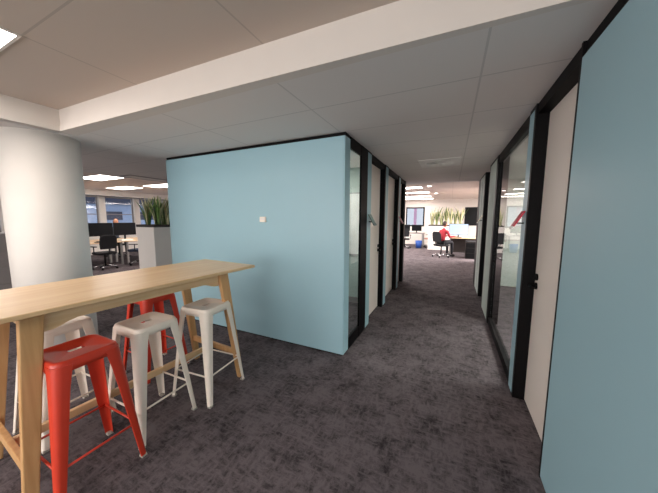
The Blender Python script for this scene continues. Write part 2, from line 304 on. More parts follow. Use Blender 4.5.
# ------------------------------------------------------------------ window wall of the left office
struct('wall_left', [(-13.2, -13.0, -5, 16.2, 0, 0.95), (-13.2, -13.0, -5, 16.2, 2.35, ZR), (-13.2, -13.0, -5, -2.0, 0.95, 2.35), (-13.2, -13.0, 12.4, 16.2, 0.95, 2.35)]
       + [(-13.2, -12.95, -2.0 + 1.3 * k - 0.11, -2.0 + 1.3 * k + 0.11, 0.95, 2.35) for k in range(12)], 'white', label='window wall along the left office', cat='wall')
struct('trim_18', [(-12.55, -12.45, -5, 16, 2.36, ZR)], 'white', label='lowered ceiling edge before the left windows', cat='trim')
struct('trim_19', [(-13.0, -12.55, -5, 16, 2.36, 2.40)], 'darkrubber', label='dark blind recess above the left windows', cat='trim')
for k in range(11):
    y0, y1 = -2.0 + 1.3 * k + 0.11, -2.0 + 1.3 * (k + 1) - 0.11
    if y1 < 1.5 or y0 > 9.5: 
        continue
    wd = struct('window_%d' % (10 + k), [(-13.12, -13.06, y0, y1, 0.95, 0.99), (-13.12, -13.06, y0, y1, 2.31, 2.35), (-13.12, -13.06, y0, y0 + 0.03, 0.99, 2.31), (-13.12, -13.06, y1 - 0.03, y1, 0.99, 2.31), (-13.12, -13.06, y0 + 0.03, y1 - 0.03, 1.62, 1.65)], 'grey', label='window in the left office wall', cat='window')
    boxes('pane', [(-13.095, -13.085, y0 + 0.03, y1 - 0.03, 0.99, 2.31)], 'winglass', wd)
wd = struct('window_3', [(-2.43, -2.38, 15.97, 16.1, 1.05, 2.16), (-1.47, -1.40, 15.97, 16.1, 1.05, 2.16), (-2.38, -1.47, 15.97, 16.1, 1.05, 1.12), (-2.38, -1.47, 15.97, 16.1, 2.09, 2.16)], 'black', label='black framed window in the far end wall', cat='window')
boxes('mullion', [(-1.99, -1.84, 16.0, 16.08, 1.12, 2.09)], 'mauve', wd)['label'] = 'mauve upright in the window'  # stands for the blurred mauve building outside, not a window part
boxes('pane', [(-2.38, -1.47, 16.085, 16.095, 1.12, 2.09)], 'winglass', wd)

# building across the street, seen through the left windows
b = thing('building', 'pale blue grey building outside the left office windows', 'building', (-26, 5, -6))
boxes('facade', [(-1, 0, -25, 25, 0, 8.6)], 'facade', b)
boxes('upper_storey', [(-1.2, 0.4, -25, 25, 8.6, 14)], 'facadedark', b)
for k in range(9): boxes('window', [(0, 0.08, -9 + 2.6 * k, -7.6 + 2.6 * k, 7.3, 8.0)], 'facadedark', b)

# ------------------------------------------------------------------ ceiling lights
def ceiling_light(x0, x1, y0, y1, z, lamp, label, group):
    t = thing('ceiling_light', label, 'ceiling light', ((x0 + x1) / 2, (y0 + y1) / 2, z), 0, group)
    hx, hy = (x1 - x0) / 2, (y1 - y0) / 2; f = 0.015
    boxes('frame', [(-hx, hx, -hy, -hy + f, -0.006, 0), (-hx, hx, hy - f, hy, -0.006, 0), (-hx, -hx + f, -hy + f, hy - f, -0.006, 0), (hx - f, hx, -hy + f, hy - f, -0.006, 0)], 'white', t)
    boxes('diffuser', [(-hx + f, hx - f, -hy + f, hy - f, -0.004, -0.001)], lamp, t)
    return t
ceiling_light(-3.50, -2.36, 0.135, 0.735, ZR, 'lamp_recess', 'bright ceiling panel light in raised ceiling at top left corner', 'recess lights')
ceiling_light(-3.50, -2.36, -1.665, -1.065, ZR, 'lamp_back', 'ceiling panel light in raised ceiling, farther back left', 'recess lights')  # this and the other back panels are unseen, added as fill
ceiling_light(-3.50, -2.36, -3.465, -2.865, ZR, 'lamp_back', 'ceiling panel light in raised ceiling, farthest back left', 'recess lights')
ceiling_light(-1.10, 0.14, -3.465, -2.865, ZR, 'lamp_back', 'ceiling panel light in raised ceiling, farthest back right', 'recess lights')
ceiling_light(-1.10, 0.14, -1.665, -1.065, ZR, 'lamp_back', 'ceiling panel light in raised ceiling behind the camera', 'recess lights')
ceiling_light(-9.30, -8.05, 3.60, 4.18, ZR, 'lamp_office', 'bright ceiling panel in left office nearest the column', 'left office lights')
ceiling_light(-11.45, -10.15, 5.25, 5.85, ZR, 'lamp_office', 'bright ceiling panel in left office nearest the windows', 'left office lights')
ceiling_light(-9.5, -8.2, 5.40, 6.0, ZR, 'lamp_office', 'bright ceiling panel in left office next to the blue pod edge', 'left office lights')
ceiling_light(-9.30, -8.05, 1.6, 2.2, ZR, 'lamp_office', 'ceiling panel in left office hidden behind the column', 'left office lights')  # added panel, never in view, only for the light it gives
for i, (x0, x1, y) in enumerate([(-2.6, -0.95, 9.35), (-2.6, -0.85, 11.2), (-2.6, -0.9, 13.2), (-2.6, -0.9, 14.8)]):
    ceiling_light(x0, x1, y, y + 0.5, ZR, 'lamp_far', ['bright strip light in far office ceiling, nearest of the row', 'second bright strip light in the far office ceiling row', 'third bright strip light in the far office ceiling row', 'last bright strip light by the far end wall'][i], 'far office lights')
ceiling_light(1.4, 2.6, 11.0, 11.6, ZR, 'lamp_far', 'ceiling light over the desks at far right', 'far office lights')
for i, (x, y) in enumerate([(-0.70, 9.25), (-0.62, 11.9)]):
    t = thing('downlight', ['small round downlight nearest in the far office ceiling', 'small round downlight deeper in the far office ceiling'][i], 'downlight', (x, y, ZR))
    bm = bmesh.new(); lathe(bm, [(0.09, -0.012), (0.09, 0)], seg=20); obj('trim_ring', bm, 'white', t)
    bm = bmesh.new(); lathe(bm, [(0.06, -0.016), (0.06, -0.012)], seg=20); obj('lens', bm, 'lamp_far', t)
ceiling_light(1.5, 2.7, 3.0, 3.6, ZC, 'lamp_room', 'near ceiling panel light inside the right glass office', 'meeting room lights')
ceiling_light(1.5, 2.7, 4.8, 5.4, ZC, 'lamp_room', 'ceiling panel light inside the right glass office', 'meeting room lights')
ceiling_light(-2.6, -1.4, 3.2, 3.8, ZC, 'lamp_pod', 'ceiling panel light inside the pod room', 'meeting room lights')

# air diffuser in the corridor ceiling
t = thing('ceiling_vent', 'square swirl air diffuser in the corridor ceiling', 'vent', (-0.20, 4.45, ZC))
boxes('plate', [(-0.29, 0.29, -0.29, 0.29, -0.008, 0)], 'signwhite', t, bevel=0.002)
bm = bmesh.new()
for k in range(16):
    a = 2 * PI * k / 16; c, s = math.cos(a), math.sin(a)
    P = [(0.05, -0.012), (0.20, -0.02), (0.20, 0.02), (0.05, 0.012)]
    prism(bm, [(x * c - y * s, x * s + y * c, -0.022 if j in (2, 3) else -0.010) for j, (x, y) in enumerate(P)], [(x * c - y * s, x * s + y * c, -0.019 if j in (2, 3) else -0.0075) for j, (x, y) in enumerate(P)])
obj('swirl_vanes', bm, 'signwhite', t)
t = thing('ceiling_vent', 'slot air vent in the ceiling left of the blue pod', 'vent', (-6.1, 3.75, ZC))
boxes('frame', [(-0.2, 0.2, -0.6, 0.6, -0.008, 0)], 'grey', t); boxes('slot', [(-0.12, -0.02, -0.55, 0.55, -0.010, -0.008), (0.02, 0.12, -0.55, 0.55, -0.010, -0.008)], 'white', t)

# ------------------------------------------------------------------ bar table
TA = math.radians(-3.49)
tb = thing('bar_table', 'long high light oak bar table with splayed legs', 'table', (-2.120, 1.080, 0), TA)
HX, HY = 0.3675, 0.885
bm = bmesh.new()
def rect(hx, hy, z): return [(-hx, -hy, z), (hx, -hy, z), (hx, hy, z), (-hx, hy, z)]
L0 = [[bm.verts.new(p) for p in rect(*a)] for a in ((HX - 0.05, HY - 0.05, 1.013), (HX - 0.004, HY - 0.004, 1.024), (HX, HY, 1.028), (HX, HY, 1.046), (HX - 0.004, HY - 0.004, 1.05))]
bm.faces.new(L0[0][::-1]); bm.faces.new(L0[-1])
for a, b_ in zip(L0, L0[1:]):
    for k in range(4): bm.faces.new((a[k], a[(k + 1) % 4], b_[(k + 1) % 4], b_[k]))
obj('tabletop', bm, 'wood', tb)
def leg(sx, sy):
    bm = bmesh.new()
    rows = []
    for i in range(9):
        f = i / 8; z = 1.013 * (1 - f)
        yc = sy * (0.575 + ((0.700 if sy > 0 else 0.665) - 0.575) * f) + (0.012 if sy < 0 else 0); hw = 0.045 + (0.026 - 0.045) * f
        xc = sx * (0.285 + (0.325 - 0.285) * f); hx = 0.021 + (0.018 - 0.021) * f
        rows.append((xc, yc, hx, hw, z))
    R = [[bm.verts.new((xc + a * hx, yc + b * hw, z)) for a, b in ((-1, -1), (1, -1), (1, 1), (-1, 1))] for xc, yc, hx, hw, z in rows]
    bm.faces.new(R[0]); bm.faces.new(R[-1][::-1])
    for a, b in zip(R, R[1:]):
        for k in range(4): bm.faces.new((a[k], a[(k + 1) % 4], b[(k + 1) % 4], b[k]))
    return obj('leg', bm, 'wood_leg', tb, bevel=0.006)
for sx in (1, -1):
    for sy in (1, -1): leg(sx, sy)
for sx in (1, -1):      # side aprons with flared ends at the legs
    bm = bmesh.new(); x0, x1 = sx * 0.276 - 0.011, sx * 0.276 + 0.011
    pts = [(-0.53, 0.915), (-0.49, 0.917), (-0.46, 0.926), (-0.43, 0.940), (-0.39, 0.950), (0.39, 0.950), (0.43, 0.940), (0.46, 0.926), (0.49, 0.917), (0.53, 0.915), (0.53, 1.013), (-0.53, 1.013)]
    prism(bm, [(x0, y, z) for y, z in pts], [(x1, y, z) for y, z in pts]); obj('side_apron', bm, 'wood', tb)
for sy in (1, -1): boxes('end_apron', [(-0.26, 0.26, sy * 0.572 - 0.011, sy * 0.572 + 0.011, 0.945, 1.013)], 'wood', tb)
ye = 0.575 + 0.125 * (1 - 0.285 / 1.013); yn = -0.575 - 0.09 * (1 - 0.285 / 1.013)
for yq in (ye, yn): boxes('cross_rail', [(-0.298, 0.298, yq - 0.014, yq + 0.014, 0.225, 0.28)], 'wood_leg', tb, bevel=0.004)
boxes('long_stretcher', [(-0.014, 0.014, yn + 0.014, ye - 0.014, 0.225, 0.275)], 'wood', tb, bevel=0.004)

# ------------------------------------------------------------------ metal stools
ZS = 0.768
def rrect(h, r, z, n=6):
    o = []
    for cx, cy, a0 in ((h - r, h - r, 0), (-h + r, h - r, 90), (-h + r, -h + r, 180), (h - r, -h + r, 270)):
        for k in range(n + 1):
            a = math.radians(a0 + 90 * k / n); o.append((cx + r * math.cos(a), cy + r * math.sin(a), z))
    return o
def make_stool(color, loc, rotz, label, group):
    t = thing('bar_stool', label, 'stool', loc, rotz, group)
    bm = bmesh.new(); n = 6; N = 4 * (n + 1)
    # pan: hand hole -> dished centre -> rolled edge -> skirt
    outer = rrect(0.144, 0.045, ZS, n)
    def hole(sc, z):
        res = []
        for x, y, _ in outer:
            a = math.atan2(y, x); res.append((0.019 * sc * math.copysign(min(1, abs(math.cos(a)) * 1.3), math.cos(a)), 0.037 * sc * math.copysign(min(1, abs(math.sin(a)) * 1.25), math.sin(a)), z))
        return res
    rings = [hole(1.0, ZS - 0.012), hole(1.0, ZS - 0.007), hole(1.12, ZS - 0.006), rrect(0.116, 0.034, ZS - 0.006, n), rrect(0.123, 0.037, ZS - 0.001, n), rrect(0.136, 0.042, ZS, n),
             rrect(0.142, 0.044, ZS - 0.003, n), rrect(0.1455, 0.046, ZS - 0.011, n), rrect(0.1485, 0.046, ZS - 0.030, n), rrect(0.152, 0.046, ZS - 0.056, n), rrect(0.147, 0.044, ZS - 0.056, n), rrect(0.140, 0.042, ZS - 0.012, n)]
    V = [[bm.verts.new(p) for p in r] for r in rings]
    for a, b in zip(V, V[1:]):
        for k in range(N): bm.faces.new((a[k], a[(k + 1) % N], b[(k + 1) % N], b[k]))
    s = obj('seat', bm, color, t, smooth=True)
    # legs: folded sheet angles, wide at the top, with arched shoulder that meets the skirt
    for sx in (1, -1):
        for sy in (1, -1):
            bm = bmesh.new(); rows = []
            K = 12
            for i in range(K + 1):
                f = i / K; z = (ZS - 0.022) * (1 - f) + 0.012 * f
                c = 0.1495 + (0.210 - 0.1495) * f; wd = 0.070 * (1 - f) + 0.031 * f
                if i == 0: wd = 0.078
                elif i == 1: wd = 0.0705
                r = 0.042 * (1 - f) + 0.014 * f
                r = min(r, wd * 0.8)
                pr = [(c, c - wd)]
                for k in range(6):
                    a = math.radians(90 * k / 5); pr.append((c - r + r * math.cos(a), c - r + r * math.sin(a)))
                pr.append((c - wd, c)); rows.append((pr, z))
            th = 0.0035
            O = [[bm.verts.new((sx * x, sy * y, z)) for x, y in pr] for pr, z in rows]
            I = [[bm.verts.new((sx * (x - th), sy * (y - th), z)) for x, y in pr] for pr, z in rows]
            m = len(O[0])
            for a, b in zip(O, O[1:]):
                for k in range(m - 1): bm.faces.new((a[k], a[k + 1], b[k + 1], b[k]))
            for a, b in zip(I, I[1:]):
                for k in range(m - 1): bm.faces.new((b[k], b[k + 1], a[k + 1], a[k]))
            for a, b, a2, b2 in zip(O, O[1:], I, I[1:]):
                bm.faces.new((a[0], b[0], b2[0], a2[0])); bm.faces.new((a[-1], a2[-1], b2[-1], b[-1]))
            for q in (0, -1):
                for k in range(m - 1): bm.faces.new((O[q][k], O[q][k + 1], I[q][k + 1], I[q][k]))
            lg = obj('leg', bm, color, t, smooth=False)
            for p in lg.data.polygons: p.use_smooth = True
            try: lg.data.set_sharp_from_angle(angle=0.7)
            except Exception: pass
            bm = bmesh.new(); c = 0.195; prism(bm, [(sx * (c + a), sy * (c + b), 0) for a, b in ((-0.016, -0.016), (0.016, -0.016), (0.016, 0.016), (-0.016, 0.016))], [(sx * (c + a), sy * (c + b), 0.016) for a, b in ((-0.014, -0.014), (0.0135, -0.014), (0.0135, 0.0135), (-0.014, 0.0135))])
            obj('rubber_foot', bm, 'rubber', lg)
    zr = 0.235; c = 0.1495 + 0.0605 * (1 - (zr - 0.012) / (ZS - 0.034)) - 0.012
    for k in range(4):
        bm = bmesh.new(); q = [(-c, c), (c, c), (c, -c), (-c, -c), (-c, c)]
        tube(bm, [(*q[k], zr), (*q[k + 1], zr)], 0.0065, 10); obj('foot_rail', bm, color, t, smooth=True)
    return t
make_stool('red', (-1.892, 0.664, 0), 0.0, 'red metal stool in front of the table, nearest the camera', 'bar stools')
make_stool('cream', (-1.955, 1.075, 0), 0.02, 'cream metal stool in front of the table, beside the near red stool', 'bar stools')
make_stool('cream', (-1.875, 1.518, 0), 0.08, 'cream metal stool at the far end of the table by the blue wall', 'bar stools')
make_stool('cream', (-2.50, 0.79, 0), 0.05, 'cream metal stool behind the table, partly hidden by the red stool', 'bar stools')
make_stool('red', (-2.60, 1.50, 0), -0.03, 'red metal stool behind the table, under its far half', 'bar stools')

# ------------------------------------------------------------------ small fittings
t = thing('wall_sensor', 'small cream sensor box on the blue pod wall', 'sensor', (-2.04, YP, 1.484))
boxes('case', [(-0.045, 0.045, -0.018, 0, -0.032, 0.032)], 'cream', t, bevel=0.004); boxes('grille', [(-0.03, 0.03, -0.020, -0.018, -0.006, 0.018)], 'white', t)
def flag_sign(x, y, z, sgn, m1, m2, label, w_=0.14):
    # small plate tilted out of the wall, with a pale lower lip
    t = thing('door_sign', label, 'sign', (x, y, z))
    def plate(bm, f0, f1, th):
        a0 = (-sgn * 0.08 * f0, -0.145 * f0); a1 = (-sgn * 0.08 * f1, -0.145 * f1); nx, nz = -sgn * th, th * 0.55
        prism(bm, [(a0[0], -w_ / 2, a0[1]), (a1[0], -w_ / 2, a1[1]), (a1[0] + nx, -w_ / 2, a1[1] + nz), (a0[0] + nx, -w_ / 2, a0[1] + nz)],
                  [(a0[0], w_ / 2, a0[1]), (a1[0], w_ / 2, a1[1]), (a1[0] + nx, w_ / 2, a1[1] + nz), (a0[0] + nx, w_ / 2, a0[1] + nz)])
    bm = bmesh.new(); plate(bm, 0.0, 0.86, 0.010); obj('plate', bm, m1, t)
    bm = bmesh.new(); plate(bm, 0.86, 1.0, 0.012); o = obj('lower_lip', bm, m2, t)
    boxes('bracket', [(min(0, -sgn * 0.05), max(0, -sgn * 0.05), -0.012, 0.012, -0.10, -0.088)], 'black', t)
flag_sign(XR, 2.625, 1.56, 1, 'signred', 'signwhite', 'red tilted door sign on right wall beside the pale door', 0.09)
flag_sign(XR, 5.60 + 0.15, 1.56, 1, 'signcream', 'signwhite', 'small cream tilted sign far along the right wall', 0.10)
flag_sign(XL, 3.40, 1.55, -1, 'signgrey', 'signgrey', 'grey green tilted door sign by the first pod door', 0.12)
flag_sign(XL, 5.60, 1.54, -1, 'signpink', 'signpink', 'pink tilted door sign near far end of the pod', 0.12)

# ------------------------------------------------------------------ planters and snake plants
def planter(name, x0, x1, y0, y1, z, label, m='white'):
    t = thing(name, label, 'planter', ((x0 + x1) / 2, (y0 + y1) / 2, 0)); hx, hy = (x1 - x0) / 2, (y1 - y0) / 2
    boxes('cabinet', [(-hx, hx, -hy, hy, 0, z - 0.05)], m, t, bevel=0.003)
    boxes('rim', [(-hx - 0.005, hx + 0.005, -hy - 0.005, -hy + 0.03, z - 0.05, z), (-hx - 0.005, hx + 0.005, hy - 0.03, hy + 0.005, z - 0.05, z), (-hx - 0.005, -hx + 0.03, -hy + 0.03, hy - 0.03, z - 0.05, z), (hx - 0.03, hx + 0.005, -hy + 0.03, hy - 0.03, z - 0.05, z)], 'darkrubber', t)
    boxes('soil', [(-hx + 0.03, hx - 0.03, -hy + 0.03, hy - 0.03, z - 0.05, z - 0.015)], 'soil', t)
    return t
def snake_plant(x, y, z, h, n, label, group, mixp=0.4):
    t = thing('snake_plant', label, 'plant', (x, y, z), 0, group)
    for part, m, cnt in (('dark_leaves', 'leaf', max(1, int(n * (1 - mixp)))), ('pale_leaves', 'leaf2', max(1, int(n * mixp)))):
        bm = bmesh.new()
        for _ in range(cnt):
            a = random.uniform(0, 2 * PI); r0 = random.uniform(0, 0.05); hh = h * random.uniform(0.65, 1.0); lean = random.uniform(0, 0.20) * hh / 0.5; wd = random.uniform(0.024, 0.036); tw = random.uniform(-1.2, 1.2); fa = random.uniform(0, PI)
            rows = []
            for i in range(9):
                f = i / 8; ww = wd * (0.55 + 0.9 * f - 1.45 * f ** 3.2) if f < 1 else 0.001; an = fa + tw * f
                cx, cy = math.cos(a) * (r0 + lean * f * f), math.sin(a) * (r0 + lean * f * f); ux, uy = math.cos(an), math.sin(an)
                ww = max(ww, 0.001)
                rows.append([bm.verts.new((cx - ux * ww, cy - uy * ww, hh * f)), bm.verts.new((cx - uy * 0.006, cy + ux * 0.006, hh * f)), bm.verts.new((cx + ux * ww, cy + uy * ww, hh * f)), bm.verts.new((cx + uy * -0.002, cy - ux * -0.002, hh * f))])
            for p, q in zip(rows, rows[1:]):
                for k in range(4): bm.faces.new((p[k], p[(k + 1) % 4], q[(k + 1) % 4], q[k]))
            bm.faces.new(rows[0][::-1]); bm.faces.new(rows[-1])
        obj(part, bm, m, t, smooth=True)
    return t
planter('planter_cabinet', -5.72, -5.17, 3.1, 3.95, 1.365, 'tall white planter cabinet by left edge of the blue pod')
LB = ['snake plant at left front of the tall white planter', 'snake plant at right front of the tall white planter', 'snake plant in the middle of the tall white planter', 'snake plant at back right of the tall white planter', 'snake plant at back left of the tall white planter']
for i, (x, y) in enumerate([(-5.60, 3.25), (-5.27, 3.25), (-5.43, 3.48), (-5.27, 3.72), (-5.60, 3.72)]):
    snake_plant(x, y, 1.35, 0.60, 30, LB[i], 'snake plants in the left planter', 0.62)
planter('planter_cabinet', -0.98, 0.55, 13.5, 13.95, 1.20, 'long white planter cabinet in the far office behind the seated person')
LB = ['snake plant at left end of the far office planter', 'second snake plant from the left on the far planter', 'third snake plant from the left on the far planter', 'fourth snake plant from the left on the far planter', 'fifth snake plant from the left on the far planter', 'sixth snake plant from the left on the far planter', 'snake plant at right end of the far office planter']
for i in range(7): snake_plant(-0.83 + i * 0.205, 13.72, 1.185, 0.85 + 0.12 * math.sin(i * 2.3), 22, LB[i], 'snake plants on the far planter', 0.6)

# ------------------------------------------------------------------ office furniture
def office_chair(loc, rotz, fab, label, group=None):
    t = thing('office_chair', label, 'chair', loc, rotz, group)
    for k in range(5):
        a = 2 * PI * k / 5 + 0.3; c, s = math.cos(a), math.sin(a)
        bm = bmesh.new(); tube(bm, [(0.02 * c, 0.02 * s, 0.105), (0.30 * c, 0.30 * s, 0.075)], 0.022, 8, 0.014); lg = obj('base_arm', bm, 'chrome', t, smooth=True)
        bm = bmesh.new(); tube(bm, [(0.30 * c - 0.02 * s, 0.30 * s + 0.02 * c, 0.03), (0.30 * c + 0.02 * s, 0.30 * s - 0.02 * c, 0.03)], 0.03, 12); obj('castor', bm, 'plastic', lg, smooth=True)
    bm = bmesh.new(); tube(bm, [(0, 0, 0.09), (0, 0, 0.43)], 0.025, 12); obj('gas_column', bm, 'plastic', t, smooth=True)
    bm = bmesh.new(); prism(bm, rrect(0.22, 0.08, 0.43, 5), rrect(0.24, 0.09, 0.475, 5)); V = rrect(0.225, 0.085, 0.50, 5); prism(bm, rrect(0.24, 0.09, 0.475, 5), V); obj('seat', bm, fab, t, bevel=0.008)
    bm = bmesh.new()
    prof = [(-0.19, 0.60), (-0.21, 0.75), (-0.20, 0.93), (-0.13, 1.0), (0.13, 1.0), (0.20, 0.93), (0.21, 0.75), (0.19, 0.60)]
    prism(bm, [(x, -0.22 - (z - 0.6) * 0.15 + 0.25 * x * x * 2, z) for x, z in prof], [(x, -0.27 - (z - 0.6) * 0.15 + 0.25 * x * x * 2, z) for x, z in prof]); obj('backrest', bm, fab, t, bevel=0.01)
    bm = bmesh.new(); tube(bm, [(0, -0.1, 0.44), (0, -0.25, 0.46), (0, -0.275, 0.62)], 0.018, 8); obj('back_stem', bm, 'plastic', t)
    for s in (-1, 1):
        bm = bmesh.new(); tube(bm, [(s * 0.22, -0.05, 0.46), (s * 0.27, -0.05, 0.50), (s * 0.27, -0.05, 0.66)], 0.014, 8); box(bm, s * 0.27 - 0.035, s * 0.27 + 0.035, -0.16, 0.10, 0.66, 0.685); obj('armrest', bm, 'plastic', t)
    return t
def desk(x0, x1, y0, y1, label, m='desk', group=None):
    t = thing('office_desk', label, 'desk', ((x0 + x1) / 2, (y0 + y1) / 2, 0), 0, group); hx, hy = (x1 - x0) / 2, (y1 - y0) / 2
    boxes('desktop', [(-hx, hx, -hy, hy, 0.715, 0.74)], m, t, bevel=0.003)
    for sx in (-1, 1):
        for sy in (-1, 1): boxes('leg', [(sx * (hx - 0.06) - 0.025, sx * (hx - 0.06) + 0.025, sy * (hy - 0.06) - 0.025, sy * (hy - 0.06) + 0.025, 0, 0.715)], 'steel', t)
    return t
def monitor(loc, rotz, label, screen='screen', w_=0.54, h_=0.34, zb=0.14, group=None):
    # screen faces local -Y, stands on the desk
    t = thing('monitor', label, 'monitor', loc, rotz, group)
    boxes('base', [(-0.11, 0.11, -0.08, 0.10, 0, 0.012)], 'plastic', t, bevel=0.003)
    boxes('stand', [(-0.025, 0.025, 0.022, 0.040, 0.012, zb + h_ * 0.6)], 'plastic', t)
    boxes('casing', [(-w_ / 2, w_ / 2, -0.012, 0.022, zb, zb + h_)], 'plastic', t, bevel=0.004)
    boxes('screen', [(-w_ / 2 + 0.012, w_ / 2 - 0.012, -0.014, -0.012, zb + 0.015, zb + h_ - 0.012)], screen, t)
    return t
def keyboard(loc, rotz, label):
    t = thing('keyboard', label, 'keyboard', loc, rotz); boxes('tray', [(-0.21, 0.21, -0.065, 0.065, 0, 0.014)], 'plastic', t, bevel=0.004); boxes('keys', [(-0.20 + 0.031 * i, -0.174 + 0.031 * i, -0.055 + 0.028 * j, -0.032 + 0.028 * j, 0.014, 0.020) for i in range(13) for j in range(4)], 'darkrubber', t)
# left office: back-to-back desk rows, seen between the column and the planter
desk(-10.3, -9.5, 3.2, 4.75, 'oak desk in the left office nearest the column', group='left office desks')
desk(-10.3, -9.5, 4.80, 6.35, 'oak desk in the left office partly behind the planter', group='left office desks')
desk(-11.15, -10.34, 4.0, 6.2, 'oak desk behind the row of black monitors', group='left office desks')
for i, y in enumerate((3.72, 4.40, 5.08)): monitor((-10.05, y, 0.74), PI / 2, ['black monitor hidden partly by the column in left office', 'black monitor left of centre in the left office row', 'black monitor right of centre in the left office row'][i], w_=0.66, h_=0.42, zb=0.17, group='left office monitors')
monitor((-10.05, 5.80, 0.74), PI / 2, 'black monitor beside the planter in left office', w_=0.52, h_=0.34, zb=0.14, group='left office monitors')
office_chair((-9.15, 4.05, 0), PI / 2, 'darkfab', 'black office chair at the left office desk near the column', 'left office chairs')
office_chair((-9.10, 4.95, 0), PI / 2 + 0.5, 'navyfab', 'navy office chair beside the black one in left office', 'left office chairs')
keyboard((-9.72, 4.3, 0.74), PI / 2, 'black keyboard on the left office desk')
t = thing('paper_tray', 'white stack of papers on the left office desk', 'papers', (-9.75, 4.92, 0.74)); boxes('paper_stack', [(-0.12, 0.12, -0.17, 0.17, 0, 0.05)], 'signwhite', t)
t = thing('storage_cabinet', 'low grey drawer cabinet left of the column', 'cabinet', (-7.3, 1.45, 0))
boxes('body', [(-0.25, 0.25, -0.7, 0.7, 0, 1.22)], 'grey', t)
for k in range(4):
    o = boxes('drawer', [(0.25, 0.268, -0.69, 0.69, 0.04 + 0.295 * k, 0.32 + 0.295 * k)], 'grey', t, bevel=0.003); boxes('handle', [(0.268, 0.282, -0.10, 0.10, 0.26 + 0.295 * k, 0.275 + 0.295 * k)], 'steel', o)

# far office at the end of the corridor
fd = desk(-0.05, 1.15, 11.55, 12.35, 'desk with a bright monitor in the far office', group='far office desks')
monitor((0.30, 12.05, 0.74), 0, 'bright white monitor on the far office desk', 'monitor_on', w_=0.72, h_=0.46, zb=0.09)
boxes('modesty_panel', [(-0.56, 0.56, 0.28, 0.30, 0.08, 0.70)], 'darkrubber', fd)['label'] = 'dark modesty panel'  # sheet added to darken the space under the desk
keyboard((0.22, 11.75, 0.74), 0, 'black keyboard in front of the bright monitor')
t = thing('drawer_pedestal', 'dark drawer pedestal under the far office desk', 'cabinet', (0.75, 11.25, 0)); boxes('body', [(-0.2, 0.2, -0.25, 0.25, 0, 0.62)], 'darkrubber', t, bevel=0.004)
for k in range(3): boxes('drawer', [(-0.19, 0.19, -0.268, -0.25, 0.03 + 0.195 * k, 0.21 + 0.195 * k)], 'plastic', t)
boxes('pad', [(-0.2, 0.2, -0.25, 0.25, 0.62, 0.66)], 'darkfab', t, bevel=0.01)
chair_red = office_chair((-0.30, 11.1, 0), -0.75, 'darkfab', 'dark office chair the person in red sits on', 'far office chairs')
desk(-2.6, -1.25, 14.2, 15.0, 'desk below the far end window', m='grey', group='far office desks')
monitor((-2.25, 14.7, 0.74), 0, 'left black monitor below the far end window', w_=0.5, h_=0.33, zb=0.1, group='end window monitors')
monitor((-1.66, 14.7, 0.74), 0, 'right black monitor below the far end window', w_=0.5, h_=0.33, zb=0.1, group='end window monitors')
office_chair((-2.1, 13.62, 0), 0.2, 'darkfab', 'dark office chair at the desk below the end window', 'far office chairs')
office_chair((-0.95, 14.45, 0), 1.2, 'pinkfab', 'dusty pink office chair left of the far planter', 'far office chairs')
t = thing('waste_bin', 'blue waste bin under the far end window desk', 'bin', (-1.45, 13.95, 0)); bm = bmesh.new(); lathe(bm, [(0.13, 0), (0.17, 0.38), (0.155, 0.38), (0.12, 0.02)], seg=24); obj('bucket', bm, 'bluebin', t, smooth=True)
t = thing('wall_screen', 'dark wall screen at right of the far end wall', 'screen', (1.02, 16.0, 1.62)); boxes('casing', [(-0.36, 0.36, -0.05, 0, -0.48, 0.5)], 'plastic', t, bevel=0.006); boxes('display', [(-0.34, 0.34, -0.053, -0.05, -0.46, 0.48)], 'screen', t)
# meeting rooms behind glass
t = thing('whiteboard', 'framed whiteboard on wall inside the right glass office', 'whiteboard', (1.6, 6.85, 1.5)); boxes('frame', [(-0.62, 0.62, -0.02, 0, -0.47, 0.47)], 'steel', t); boxes('board', [(-0.6, 0.6, -0.023, -0.02, -0.45, 0.45)], 'signwhite', t)
t = thing('whiteboard', 'whiteboard on inner wall behind the pod glass', 'whiteboard', (-1.75, 4.30, 1.4)); boxes('frame', [(-0.55, 0.55, -0.02, 0, -0.54, 0.54)], 'steel', t); boxes('board', [(-0.53, 0.53, -0.023, -0.02, -0.52, 0.52)], 'signwhite', t)

